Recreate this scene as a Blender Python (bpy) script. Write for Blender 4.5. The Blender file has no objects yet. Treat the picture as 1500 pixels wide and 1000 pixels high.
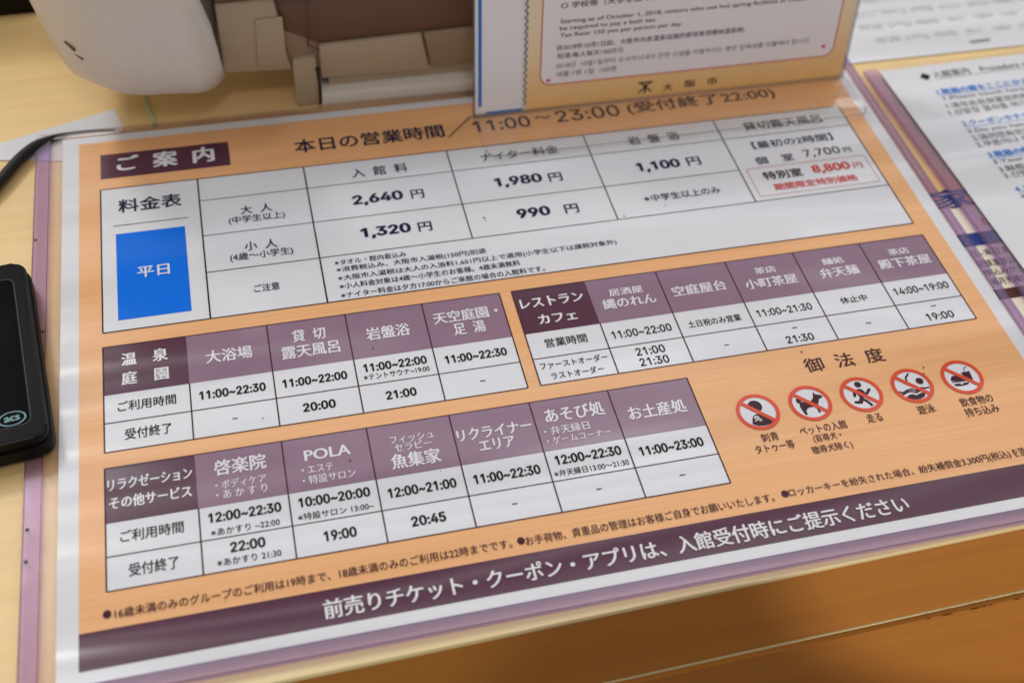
import bpy, bmesh, math, random
from mathutils import Vector, Matrix
random.seed(7)
scene = bpy.context.scene
COL = scene.collection

# ---------------------------------------------------------------- camera
FPX = 1735.9869
ROT = Matrix(((0.9723250932389588, -0.2282595811489541, 0.04981442232480672),
              (0.1417624709829687, 0.7458980983413726, 0.6507990693843432),
              (-0.1857076058718466, -0.6257264502196053, 0.7576140802657504)))
CAM = Vector((0.07646923, -0.23625348, 0.39453543))
cam_d = bpy.data.cameras.new('camera')
cam = bpy.data.objects.new('camera', cam_d)
COL.objects.link(cam)
cam_d.sensor_width = 36
cam_d.lens = FPX / 1500 * 36
cam_d.clip_start = 0.01
cam_d.clip_end = 50
cam_d.dof.use_dof = True
cam_d.dof.focus_distance = 0.505
cam_d.dof.aperture_fstop = 6.6
cam.matrix_world = Matrix.Translation(CAM) @ ROT.transposed().to_4x4()
scene.camera = cam
scene.render.resolution_x, scene.render.resolution_y = 1024, 682

# ---------------------------------------------------------------- light of the room
world = bpy.data.worlds.new('World')
scene.world = world
world.use_nodes = True
world.node_tree.nodes['Background'].inputs[0].default_value = (1.0, 0.95, 0.97, 1)
world.node_tree.nodes['Background'].inputs[1].default_value = 0.32

def aim(o, target):
    o.rotation_euler = (Vector(target) - o.location).to_track_quat('-Z', 'Y').to_euler()

def area(name, loc, target, size, power, color):
    d = bpy.data.lights.new(name, 'AREA')
    d.shape = 'DISK'
    d.size = size
    d.energy = power
    d.color = color
    o = bpy.data.objects.new(name, d)
    COL.objects.link(o)
    o.location = loc
    aim(o, target)
    return o
area('ceiling_lamp', (-0.5, 0.42, 1.9), (0.1, 0.15, 0), 0.20, 2.6, (0.93, 0.96, 1.0))
area('ceiling_lamp', (0.75, 0.62, 1.9), (0.2, 0.15, 0), 0.30, 2.6, (0.94, 0.97, 1.0))
area('ceiling_lamp', (-0.80, 1.5, 1.9), (0.0, 0.3, 0), 0.40, 13.0, (1.0, 0.97, 0.92))
area('ceiling_lamp', (0.1, -1.1, 2.0), (0.2, 0.1, 0), 0.5, 6.0, (1.0, 0.95, 0.9))

def strip(loc, target, sx, sy, power, color):  # added strips; their reflections lay soft veil bands on the sheet
    d = bpy.data.lights.new('ceiling_strip_lamp', 'AREA')
    d.shape = 'RECTANGLE'
    d.size, d.size_y = sx, sy
    d.energy = power
    d.color = color
    o = bpy.data.objects.new('ceiling_strip_lamp', d)
    COL.objects.link(o)
    o.location = loc
    o.rotation_euler = (0, 0, math.radians(4))
strip((0.6, 2.62, 1.9), None, 4.0, 0.42, 18.0, (0.96, 0.98, 1.0))
strip((0.6, 1.12, 1.9), None, 4.0, 0.50, 11.0, (0.96, 0.98, 1.0))

def spot(name, loc, target, power, angle, color, blend=0.06):
    d = bpy.data.lights.new(name, 'SPOT')
    d.energy = power
    d.spot_size = math.radians(angle)
    d.spot_blend = blend
    d.shadow_soft_size = 0.02
    d.color = color
    o = bpy.data.objects.new(name, d)
    COL.objects.link(o)
    o.location = loc
    aim(o, target)
spot('floor_lamp', (0.60, -1.0, -0.45), (0.505, -0.045, 0.06), 22.0, 27.7, (1.0, 0.88, 0.68))  # added spot; its cone edge outlines a shadow on the counter front
spot('floor_lamp', (-0.2, -1.0, -0.45), (-0.105, -0.045, 0.05), 8.0, 27.7, (0.86, 0.95, 0.66), 0.16)  # added spot; its soft edge closes that shadow on the left

scene.view_settings.view_transform = 'Standard'
scene.view_settings.look = 'None'
scene.view_settings.exposure = 0
scene.view_settings.gamma = 1

# ---------------------------------------------------------------- helpers
def ray(u, v):
    return ROT.transposed() @ Vector(((u - 750) / FPX, -(v - 500) / FPX, -1))

def at(u, v, z=0.0):                       # photo pixel -> point on the level z
    d = ray(u, v)
    return CAM + d * ((z - CAM.z) / d.z)

def on(u, v, p0, n):                       # photo pixel -> point on a plane
    d = ray(u, v)
    return CAM + d * ((Vector(p0) - CAM).dot(Vector(n)) / d.dot(Vector(n)))

def lin(r, g, b):
    def f(c):
        c /= 255
        return c / 12.92 if c <= 0.04045 else ((c + 0.055) / 1.055) ** 2.4
    return (f(r), f(g), f(b), 1)

def empty(name, loc, label, cat, rz=0, group=None):
    o = bpy.data.objects.new(name, None)
    COL.objects.link(o)
    o.location = loc
    o.rotation_euler = (0, 0, rz)
    o.empty_display_size = 0.01
    o['label'] = label
    o['category'] = cat
    if group:
        o['group'] = group
    return o

def tag(o, label, cat=None, group=None):
    o['label'] = label
    if cat:
        o['category'] = cat
    if group:
        o['group'] = group
    return o

def link(name, me, mat, parent=None):
    o = bpy.data.objects.new(name, me)
    COL.objects.link(o)
    if mat and not me.materials:
        me.materials.append(mat)
    if parent:
        o.parent = parent
    return o

def mesh(name, verts, faces, mat, parent=None, smooth=False):
    me = bpy.data.meshes.new(name)
    me.from_pydata([tuple(v) for v in verts], [], faces)
    me.update()
    if smooth:
        for p in me.polygons:
            p.use_smooth = True
    return link(name, me, mat, parent)

def bm_obj(name, bm, mat, parent=None, smooth=True, angle=35):
    me = bpy.data.meshes.new(name)
    bmesh.ops.recalc_face_normals(bm, faces=bm.faces)
    bm.to_mesh(me)
    bm.free()
    if smooth:
        for p in me.polygons:
            p.use_smooth = True
        me.set_sharp_from_angle(angle=math.radians(angle))
    return link(name, me, mat, parent)

def box(name, x0, x1, y0, y1, z0, z1, mat, parent=None, bev=0.0, seg=2):
    bm = bmesh.new()
    bmesh.ops.create_cube(bm, size=1)
    for v in bm.verts:
        v.co = Vector(((x0 + x1) / 2 + v.co.x * (x1 - x0), (y0 + y1) / 2 + v.co.y * (y1 - y0), (z0 + z1) / 2 + v.co.z * (z1 - z0)))
    if bev:
        bmesh.ops.bevel(bm, geom=bm.edges[:], offset=bev, segments=seg, profile=0.5, affect='EDGES')
    return bm_obj(name, bm, mat, parent)

def prism(name, pts, z0, z1, mat, parent=None, bev=0.0):
    bm = bmesh.new()
    a = [bm.verts.new((p[0], p[1], z0)) for p in pts]
    b = [bm.verts.new((p[0], p[1], z1)) for p in pts]
    n = len(pts)
    bm.faces.new(a[::-1])
    bm.faces.new(b)
    for i in range(n):
        bm.faces.new((a[i], a[(i + 1) % n], b[(i + 1) % n], b[i]))
    if bev:
        es = [e for e in bm.edges if abs(e.verts[0].co.z - e.verts[1].co.z) < 1e-9]
        bmesh.ops.bevel(bm, geom=es, offset=bev, segments=2, profile=0.5, affect='EDGES')
    return bm_obj(name, bm, mat, parent)

def rounded(x0, x1, y0, y1, r, n=8):
    rr = r if isinstance(r, (list, tuple)) else (r, r, r, r)      # bl, br, tr, tl
    pts = []
    for (cx, cy, a0, q) in ((x0, y0, 180, rr[0]), (x1, y0, 270, rr[1]), (x1, y1, 0, rr[2]), (x0, y1, 90, rr[3])):
        sx = 1 if cx == x0 else -1
        sy = 1 if cy == y0 else -1
        if q <= 0:
            pts.append((cx, cy))
            continue
        for i in range(n + 1):
            a = math.radians(a0 + 90 * i / n)
            pts.append((cx + sx * q + q * math.cos(a), cy + sy * q + q * math.sin(a)))
    return pts

def tube(name, pts, rad, mat, parent=None, n=12):
    if not isinstance(rad, (list, tuple)):
        rad = [rad] * len(pts)
    vs, fs = [], []
    for i, p in enumerate(pts):
        p = Vector(p)
        t = (Vector(pts[min(i + 1, len(pts) - 1)]) - Vector(pts[max(i - 1, 0)])).normalized()
        s = t.cross(Vector((0, 0, 1))).normalized()
        w = s.cross(t)
        for k in range(n):
            a = 2 * math.pi * k / n
            vs.append(p + (s * math.cos(a) + w * math.sin(a)) * rad[i])
    for i in range(len(pts) - 1):
        for k in range(n):
            fs.append((i * n + k, i * n + (k + 1) % n, (i + 1) * n + (k + 1) % n, (i + 1) * n + k))
    fs.append(tuple(range(n))[::-1])
    fs.append(tuple((len(pts) - 1) * n + k for k in range(n)))
    return mesh(name, vs, fs, mat, parent, smooth=True)

def smooth_path(pts, k=8):
    P = [Vector(p) for p in pts]
    P = [P[0] * 2 - P[1]] + P + [P[-1] * 2 - P[-2]]
    out = []
    for i in range(1, len(P) - 2):
        for j in range(k):
            t = j / k
            out.append(0.5 * ((2 * P[i]) + (-P[i - 1] + P[i + 1]) * t + (2 * P[i - 1] - 5 * P[i] + 4 * P[i + 1] - P[i + 2]) * t * t + (-P[i - 1] + 3 * P[i] - 3 * P[i + 1] + P[i + 2]) * t ** 3))
    out.append(P[-2])
    return out

# ---------------------------------------------------------------- materials
class NT:
    def __init__(s, name):
        s.m = bpy.data.materials.new(name)
        s.m.use_nodes = True
        s.t = s.m.node_tree
        s.b = s.t.nodes['Principled BSDF']
        s.out = s.t.nodes['Material Output']

    def n(s, kind, **kw):
        nd = s.t.nodes.new(kind)
        for k, v in kw.items():
            if k.startswith('_'):
                setattr(nd, k[1:], v)
            else:
                nd.inputs[k.replace('__', ' ')].default_value = v
        return nd

    def l(s, a, b):
        s.t.links.new(a, b)

def position(nt, scale):
    g = nt.n('ShaderNodeNewGeometry')
    mp = nt.n('ShaderNodeMapping')
    mp.inputs['Scale'].default_value = scale
    nt.l(g.outputs['Position'], mp.inputs['Vector'])
    return mp.outputs['Vector']

def undulate(nt, amount=1.0):
    """slow waves of a loose printed sheet plus a faint orange-peel film"""
    v = position(nt, (2.2, 13.0, 1))
    n1 = nt.n('ShaderNodeTexNoise', Scale=1.0, Detail=1.0)
    nt.l(v, n1.inputs['Vector'])
    v2 = position(nt, (900, 900, 1))
    n2 = nt.n('ShaderNodeTexNoise', Scale=1.0, Detail=2.0)
    nt.l(v2, n2.inputs['Vector'])
    b1 = nt.n('ShaderNodeBump', Strength=1.0, Distance=0.034 * amount)
    nt.l(n1.outputs['Fac'], b1.inputs['Height'])
    b2 = nt.n('ShaderNodeBump', Strength=0.25, Distance=0.00005)
    nt.l(n2.outputs['Fac'], b2.inputs['Height'])
    nt.l(b1.outputs['Normal'], b2.inputs['Normal'])
    nt.l(b2.outputs['Normal'], nt.b.inputs['Normal'])

def ink(name, rgb, rough=0.32, var=0.05, wave=1.0, spec=0.45):
    nt = NT(name)
    c = lin(*rgb)
    v = position(nt, (60, 60, 1))
    nz = nt.n('ShaderNodeTexNoise', Scale=1.0, Detail=4.0)
    nt.l(v, nz.inputs['Vector'])
    mx = nt.n('ShaderNodeMix', _data_type='RGBA')
    mx.inputs[6].default_value = (c[0] * (1 - var), c[1] * (1 - var), c[2] * (1 - var), 1)
    mx.inputs[7].default_value = (min(1, c[0] * (1 + var)), min(1, c[1] * (1 + var)), min(1, c[2] * (1 + var)), 1)
    nt.l(nz.outputs['Fac'], mx.inputs[0])
    nt.l(mx.outputs[2], nt.b.inputs['Base Color'])
    nt.b.inputs['Roughness'].default_value = rough
    nt.b.inputs['Specular IOR Level'].default_value = spec
    undulate(nt, wave)
    return nt.m

def wood(name, ca, cb, cc, scale=(3.0, 90.0, 90.0), rough=0.4, wave=0.0, fine=6.0, lo=0.95, hi=1.03):
    nt = NT(name)
    v = position(nt, scale)
    n1 = nt.n('ShaderNodeTexNoise', Scale=1.0, Detail=6.0, Roughness=0.62, Distortion=0.35)
    nt.l(v, n1.inputs['Vector'])
    r = nt.n('ShaderNodeValToRGB')
    e = r.color_ramp.elements
    e[0].position, e[0].color = 0.30, lin(*ca)
    e[1].position, e[1].color = 0.72, lin(*cc)
    m = e.new(0.5)
    m.color = lin(*cb)
    nt.l(n1.outputs['Fac'], r.inputs['Fac'])
    v2 = position(nt, (scale[0] * fine, scale[1] * fine, scale[2] * fine))
    n2 = nt.n('ShaderNodeTexNoise', Scale=1.0, Detail=3.0)
    nt.l(v2, n2.inputs['Vector'])
    mp = nt.n('ShaderNodeMapRange')
    mp.inputs['From Min'].default_value = 0.3
    mp.inputs['From Max'].default_value = 0.7
    mp.inputs['To Min'].default_value = lo
    mp.inputs['To Max'].default_value = hi
    nt.l(n2.outputs['Fac'], mp.inputs['Value'])
    mx = nt.n('ShaderNodeMix', _data_type='RGBA', _blend_type='MULTIPLY')
    mx.inputs[0].default_value = 1
    nt.l(r.outputs['Color'], mx.inputs[6])
    nt.l(mp.outputs['Result'], mx.inputs[7])
    nt.l(mx.outputs[2], nt.b.inputs['Base Color'])
    nt.b.inputs['Roughness'].default_value = rough
    if wave:
        undulate(nt, wave)
    else:
        b = nt.n('ShaderNodeBump', Strength=0.3, Distance=0.0002)
        nt.l(n2.outputs['Fac'], b.inputs['Height'])
        nt.l(b.outputs['Normal'], nt.b.inputs['Normal'])
    return nt.m

def plastic(name, rgb, rough=0.4, var=0.04, sheen=0.5, bump=0.00005, scale=300):
    nt = NT(name)
    c = lin(*rgb)
    v = position(nt, (scale, scale, scale))
    nz = nt.n('ShaderNodeTexNoise', Scale=1.0, Detail=3.0)
    nt.l(v, nz.inputs['Vector'])
    mx = nt.n('ShaderNodeMix', _data_type='RGBA')
    mx.inputs[6].default_value = (c[0] * (1 - var), c[1] * (1 - var), c[2] * (1 - var), 1)
    mx.inputs[7].default_value = (c[0] * (1 + var), c[1] * (1 + var), c[2] * (1 + var), 1)
    nt.l(nz.outputs['Fac'], mx.inputs[0])
    nt.l(mx.outputs[2], nt.b.inputs['Base Color'])
    nt.b.inputs['Roughness'].default_value = rough
    nt.b.inputs['Specular IOR Level'].default_value = sheen
    b = nt.n('ShaderNodeBump', Strength=0.4, Distance=bump)
    nt.l(nz.outputs['Fac'], b.inputs['Height'])
    nt.l(b.outputs['Normal'], nt.b.inputs['Normal'])
    return nt.m

def clear(name, tint, rough=0.06, haze=0.0, haze_col=(0.8, 0.8, 0.8, 1)):
    """thin see-through plastic: tinted pass-through, fresnel gloss, a little haze"""
    nt = NT(name)
    nt.t.nodes.remove(nt.b)
    tr = nt.n('ShaderNodeBsdfTransparent', Color=tint)
    gl = nt.n('ShaderNodeBsdfGlossy', Roughness=rough)
    df = nt.n('ShaderNodeBsdfDiffuse', Color=haze_col)
    fr = nt.n('ShaderNodeFresnel', IOR=1.45)
    gg = nt.n('ShaderNodeNewGeometry')
    mi = nt.n('ShaderNodeMapRange')
    mi.inputs['To Min'].default_value = 1.45
    mi.inputs['To Max'].default_value = 1 / 1.45
    nt.l(gg.outputs['Backfacing'], mi.inputs['Value'])
    nt.l(mi.outputs['Result'], fr.inputs['IOR'])
    v = position(nt, (60, 60, 60))
    nz = nt.n('ShaderNodeTexNoise', Scale=1.0, Detail=2.0)
    nt.l(v, nz.inputs['Vector'])
    b = nt.n('ShaderNodeBump', Strength=0.3, Distance=0.0006)
    nt.l(nz.outputs['Fac'], b.inputs['Height'])
    nt.l(b.outputs['Normal'], gl.inputs['Normal'])
    m0 = nt.n('ShaderNodeMixShader', Fac=haze)
    nt.l(tr.outputs[0], m0.inputs[1])
    nt.l(df.outputs[0], m0.inputs[2])
    m1 = nt.n('ShaderNodeMixShader')
    nt.l(fr.outputs[0], m1.inputs[0])
    nt.l(m0.outputs[0], m1.inputs[1])
    nt.l(gl.outputs[0], m1.inputs[2])
    nt.l(m1.outputs[0], nt.out.inputs['Surface'])
    return nt.m

M = {
    'paper': ink('white_paper', (226, 227, 230), 0.24, 0.015),
    'orange': wood('orange_wood_print', (239, 178, 122), (243, 183, 127), (245, 188, 133), (7, 260, 1), 0.32, wave=1.0, fine=3.0),
    'panel': ink('white_print', (228, 229, 233), 0.24, 0.012),
    'plum': ink('plum_print', (88, 48, 68), 0.24),
    'mauve': ink('mauve_print', (146, 116, 136), 0.24),
    'blue': ink('blue_print', (0, 114, 232), 0.30, spec=0.15),
    'navy': ink('navy_ink', (32, 28, 66), 0.35, spec=0.15),
    'black': ink('black_ink', (30, 20, 26), 0.35, spec=0.15),
    'maroon': ink('plum_ink', (70, 38, 50), 0.35, spec=0.2),
    'white': ink('white_letters', (232, 230, 234), 0.30, 0.01),
    'redorange': ink('red_orange_print', (226, 78, 44), 0.30),
    'red': ink('red_ink', (214, 74, 66), 0.35),
    'softred': ink('pale_red_ink', (214, 140, 140), 0.35),
    'speck': ink('dark_speck', (70, 50, 45), 0.5),
    'desk': wood('light_wood', (240, 204, 138), (243, 209, 144), (246, 214, 152), (2.2, 40, 40), 0.42),
    'front': wood('brown_veneer', (190, 122, 50), (193, 126, 53), (197, 130, 56), (2.0, 60, 60), 0.33),
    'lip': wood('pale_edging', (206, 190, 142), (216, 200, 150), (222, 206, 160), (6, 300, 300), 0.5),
    'pale_edge': wood('cream_edging', (248, 222, 166), (250, 226, 172), (251, 230, 178), (6, 200, 200), 0.35),  # bright highlight of the desk edge, put into a cream colour
    'gap': plastic('dark_gap', (52, 34, 20), 0.8),
    'shell': plastic('off_white_shell', (232, 226, 214), 0.38),
    'beige': plastic('beige_plastic', (184, 164, 136), 0.38),  # warm shade on the machine's panels is put into this colour
    'tan': plastic('dull_tan_plastic', (158, 134, 110), 0.45),  # deeper panel shade put into the colour
    'darktan': plastic('brown_plastic', (112, 82, 60), 0.45),  # recess shade put into the brown; floor and seams share it
    'blackpl': plastic('black_plastic', (7, 6, 6), 0.5, sheen=0.18, bump=0.0001, scale=900),
    'gloss': plastic('black_gloss', (3, 3, 3), 0.35, sheen=0.06, bump=0.00001),
    'cable': plastic('black_rubber', (18, 17, 18), 0.5),
    'outline': plastic('dark_grey_line', (46, 44, 42), 0.5),
    'cyan': plastic('pale_blue_mark', (110, 156, 160), 0.5),
    'string': plastic('pale_green_cord', (196, 204, 150), 0.6),
    'clear': clear('clear_plastic', (0.965, 0.93, 0.92, 1), 0.22, 0.03, (0.75, 0.70, 0.68, 1)),
    'acrylic': clear('clear_acrylic', (0.99, 0.99, 0.985, 1), 0.04, 0.006),
    'acrylic_edge': clear('acrylic_edge', (0.72, 0.70, 0.70, 1), 0.10, 0.12, (0.5, 0.48, 0.48, 1)),
    'tint': clear('purple_tinted_plastic', (0.84, 0.74, 0.97, 1), 0.30, 0.36, (0.56, 0.40, 0.58, 1)),
    'tint_side': clear('purple_side_plastic', (0.76, 0.64, 0.93, 1), 0.28, 0.12, (0.48, 0.34, 0.52, 1)),
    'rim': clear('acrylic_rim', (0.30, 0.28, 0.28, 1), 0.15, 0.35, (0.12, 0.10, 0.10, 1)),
    'tint_line': clear('purple_fold_line', (0.25, 0.16, 0.32, 1), 0.2, 0.35, (0.16, 0.10, 0.18, 1)),
    'cream': ink('cream_print', (244, 234, 208), 0.35),
    'peach': ink('peach_print', (246, 200, 142), 0.35),
    'bandblue': ink('dark_blue_print', (24, 62, 132), 0.35),
    'brown': ink('dark_brown_print', (84, 42, 34), 0.35),
    'pink': ink('pink_ink', (214, 70, 130), 0.35),
    'hyperblue': ink('bright_blue_ink', (10, 124, 214), 0.35),
    'grey': ink('grey_ink', (96, 98, 100), 0.35),
    'palegrey': ink('pale_grey_ink', (205, 212, 210), 0.35),
    'greenish': ink('grey_green_ink', (142, 154, 136), 0.35),
}

# ---------------------------------------------------------------- lettering
_cache = {}
try:                                       # the grotesque that ships inside Blender for the Latin letters and digits
    FONT = bpy.data.fonts.load(bpy.utils.system_resource('DATAFILES', path='fonts') + '/Inter.woff2')
except Exception:
    FONT = None
def raw_text(text, font=None, res=3):
    cu = bpy.data.curves.new('lettering', 'FONT')
    cu.body = text
    cu.size = 1.0
    cu.resolution_u = res
    if font:
        cu.font = font
    o = bpy.data.objects.new('lettering', cu)
    COL.objects.link(o)
    me = bpy.data.meshes.new_from_object(o.evaluated_get(bpy.context.evaluated_depsgraph_get()))
    bpy.data.objects.remove(o)
    bpy.data.curves.remove(cu)
    return me

_digit = {}
def digit(ch):
    '''vertices, faces and advance of one figure; the 1 without its foot, the 4 as bar and stem'''
    if ch in _digit:
        return _digit[ch]
    def span(t):
        m = raw_text(t, FONT)
        x = sorted(v.co.x for v in m.vertices)
        bpy.data.meshes.remove(m)
        return x[0], x[-1]
    a0, b0 = span('00')
    adv0 = b0 - span('0')[1]
    adv = span('0' + ch + '0')[1] - span('0')[1] - adv0
    if ch == '1':
        V = [(.29, .509), (.29, 0), (.226, 0), (.226, .43), (.223, .43), (.100, .345), (.100, .414), (.212, .509)]
        V, Fc = [(x, y, 0) for x, y in V], [(0, 3, 2, 1), (0, 7, 6, 5, 4, 3)]
    elif ch == '4':
        V = [(.04, .105), (.04, .158), (.247, .509), (.311, .509), (.109, .166), (.109, .163), (.413, .163), (.413, .105), (.282, 0), (.343, 0), (.343, .318), (.282, .318)]
        V, Fc = [(x, y, 0.000002 if i > 7 else 0) for i, (x, y) in enumerate(V)], [(0, 5, 4, 1), (1, 4, 3, 2), (0, 7, 6, 5), (8, 9, 10, 11)]
    else:
        m = raw_text(ch, FONT)
        V, Fc = [tuple(v.co) for v in m.vertices], [tuple(p.vertices) for p in m.polygons]
        bpy.data.meshes.remove(m)
    _digit[ch] = (V, Fc, adv)
    return _digit[ch]

def figures(text):
    V, Fc, x = [], [], 0.0
    for ch in text:
        v, f, adv = digit(ch)
        k = len(V)
        V += [(p[0] + x, p[1], p[2]) for p in v]
        Fc += [tuple(i + k for i in q) for q in f]
        x += adv
    me = bpy.data.meshes.new('lettering')
    me.from_pydata(V, [], Fc)
    me.update()
    return me

def glyphs(text, bold, res=3):
    key = (text, bold)
    if key in _cache:
        return _cache[key]
    me = figures(text) if FONT and all(ch in '0123456789:,~' for ch in text) else raw_text(text, None, res)
    bm = bmesh.new()
    bm.from_mesh(me)
    bm.normal_update()
    bmesh.ops.reverse_faces(bm, faces=[f for f in bm.faces if f.normal.z < 0])
    bm.to_mesh(me)
    bm.free()
    if bold > 0.002:         # heavier upright strokes than level ones, as in the printed face
        me.transform(Matrix.Identity(4))
        bm = bmesh.new()
        sh = [(-bold, 0), (bold, 0)] + ([(0, 0)] if bold > .02 else []) + ([(-bold * .5, -bold * .45), (bold * .5, bold * .45)] if bold > .015 else [])
        for i, (dx, dy) in enumerate(sh):
            m2 = me.copy()
            m2.transform(Matrix.Translation((dx, dy, i * 0.000004)))
            bm.from_mesh(m2)
            if i and text[0] == '※':       # the note mark stays thin
                bm.verts.ensure_lookup_table()
                n0 = len(bm.verts) - len(m2.vertices)
                bmesh.ops.delete(bm, geom=[v for v in bm.verts[n0:] if v.co.x < 0.97], context='VERTS')
            bpy.data.meshes.remove(m2)
        bm.to_mesh(me)
        bm.free()
    xs = [v.co.x for v in me.vertices]
    ys = [v.co.y for v in me.vertices]
    _cache[key] = (me, min(xs), max(xs), min(ys), max(ys))
    return _cache[key]

def write(text, x0, x1, yc, h, mat, parent, z, bold=0.012, y_shift=0.0, tall=None):
    """text fitted to x0..x1, its box centred on yc and h high"""
    me, a, b, c, d = glyphs(text, bold)
    me = me.copy()
    me.materials.clear()
    kx, ky = (x1 - x0) / (b - a), h / (d - c)
    me.transform(Matrix.Translation((x0 - a * kx, yc - h / 2 - c * ky, z)) @ Matrix.Diagonal((kx, ky, 1, 1)))
    me.name = 'lettering'
    return link('lettering', me, mat, parent)

def rect(name, x0, x1, y0, y1, z, mat, parent):
    return mesh(name, [(x0, y0, z), (x1, y0, z), (x1, y1, z), (x0, y1, z)], [(0, 1, 2, 3)], mat, parent)

def poly(name, pts, z, mat, parent):
    return mesh(name, [(p[0], p[1], z) for p in pts], [tuple(range(len(pts)))], mat, parent)

def bar(name, a, b, w, z, mat, parent):
    a, b = Vector((a[0], a[1])), Vector((b[0], b[1]))
    t = (b - a).normalized()
    n = Vector((-t.y, t.x)) * w / 2
    return poly(name, [a - n, b - n, b + n, a + n], z, mat, parent)

def cat_bars(name, segs, w, z, mat, parent):
    vs, fs = [], []
    for a, b in segs:
        a, b = Vector((a[0], a[1])), Vector((b[0], b[1]))
        t = (b - a).normalized()
        n = Vector((-t.y, t.x)) * w / 2
        k = len(vs)
        for q in (a - n - t * w * .2, b - n + t * w * .2, b + n + t * w * .2, a + n - t * w * .2):
            vs.append((q.x, q.y, z))
        fs.append((k, k + 1, k + 2, k + 3))
    return mesh(name, vs, fs, mat, parent)

mm = 0.001
Z_ORANGE, Z_PANEL, Z_CELL, Z_LINE, Z_TEXT = 0.00006, 0.00014, 0.00022, 0.00030, 0.00038

# ================================================================ the counter
DESK_Z = -0.003
ANG = 0.0167
counter = empty('counter', (0, -0.0459, DESK_Z), 'light wood reception counter with a darker brown front below its pale edge', 'counter', rz=math.atan(ANG))
box('countertop', -1.1, 1.5, 0.0, 1.15, -0.0012, 0.0, M['desk'], counter)
box('front_edging', -1.1, 1.5, -0.0010, 0.0062, -0.0030, 0.00025, M['pale_edge'], counter, bev=0.0005)  # highlight along the desk edge, added as a cream strip
box('core_board', -1.1, 1.5, 0.0006, 1.15, -0.022, -0.0012, M['desk'], counter)
box('upper_front_panel', -1.1, 1.5, -0.0008, 0.0006, -0.0626, -0.0031, M['front'], counter)
box('joint_strip', -1.1, 1.5, 0.0025, 0.006, -0.0630, -0.022, M['gap'], counter)
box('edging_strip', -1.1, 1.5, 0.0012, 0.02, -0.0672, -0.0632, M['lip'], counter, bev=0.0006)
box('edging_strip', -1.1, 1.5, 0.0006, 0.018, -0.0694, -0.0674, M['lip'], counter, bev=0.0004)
box('lower_front_panel', -1.1, 1.5, -0.0014, 0.02, -0.74, -0.0696, M['front'], counter)
vs, fs = [], []
for i in range(26):
    x = random.uniform(.33, .52)
    q = random.uniform(.0005, .0024)
    k = len(vs)
    for j in range(6):
        a = j * 1.047 + random.uniform(-.3, .3)
        vs.append((x + q * math.cos(a), -.00165, -.0698 + random.uniform(-.0002, .0003) + .00045 * math.sin(a) * random.uniform(.5, 1.5)))
    fs.append(tuple(range(k, k + 6)))
ch_ = mesh('edge_chips', vs, fs, M['gap'], counter)
ch_['kind'] = 'stuff'
fl = box('floor', -3, 3.4, -3, 3, -0.80, -0.78, M['darktan'])
fl['kind'] = 'structure'

# ================================================================ the main notice
sheet = empty('notice_sheet', (0, 0, 0), 'large landscape notice in orange, white and plum with price and opening time tables', 'notice')
box('paper', -17.5 * mm, 402.6 * mm, -35.2 * mm, 260.6 * mm, -0.0003, 0.0, M['paper'], sheet)
wp = rect('wood_grain_print', -9.8 * mm, 395.6 * mm, -15.1 * mm, 255.6 * mm, Z_ORANGE, M['orange'], sheet)
band = rect('bottom_band', -9.8 * mm, 395.6 * mm, -29.9 * mm, -15.1 * mm, Z_ORANGE, M['plum'], sheet)

def W(parent, text, uL, vL, uR, vR, h, mat='black', bold=0.012, z=Z_TEXT):
    a, b = at(uL, vL), at(uR, vR)
    return write(text, a.x, b.x, (a.y + b.y) / 2, h * mm, M[mat], parent, z, bold)

def dash(parent, uL, vL, uR, vR, mat='black'):
    a, b = at(uL, vL), at(uR, vR)
    y = (a.y + b.y) / 2
    return rect('lettering', a.x, b.x, y - 0.0002, y + 0.0002, Z_TEXT, M[mat], parent)

def hline(parent, x0, x1, y, w=0.46, mat='black', z=Z_LINE):
    return rect('ruled_line', x0 * mm, x1 * mm, (y - w / 2) * mm, (y + w / 2) * mm, z, M[mat], parent)

def vline(parent, x, y0, y1, w=0.6, mat='black', z=Z_LINE + 0.00002):
    return rect('ruled_line', (x - w / 2) * mm, (x + w / 2) * mm, y0 * mm, y1 * mm, z, M[mat], parent)

B1, B2 = 0.036, 0.042
# --- title
tp = rect('title_plate', at(147.3, 244).x, at(336, 225).x, at(240, 253).y, at(240, 218).y, Z_PANEL, M['plum'], sheet)
W(tp, 'ご  案  内', 170.7, 239.2, 314.2, 227.7, 11.6, 'white', B2)
W(wp, '本日の営業時間', 431, 215, 650, 192.7, 10.2, 'navy', 0.016)
a, b = at(657, 202), at(690, 171)
bar('lettering', a, b, 0.0006, Z_TEXT, M['navy'], wp)
W(wp, '11:00', 693, 186.7, 776, 178.3, 8.6, 'navy', 0.012)
W(wp, '～', 783, 174, 806, 171.5, 2.2, 'navy', 0.010)
W(wp, '23:00', 813.3, 170.7, 907.3, 163.3, 9.0, 'navy', 0.012)
W(wp, '(受付終了22:00)', 918, 160, 1134, 137.5, 10.2, 'navy', 0.010)

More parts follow.
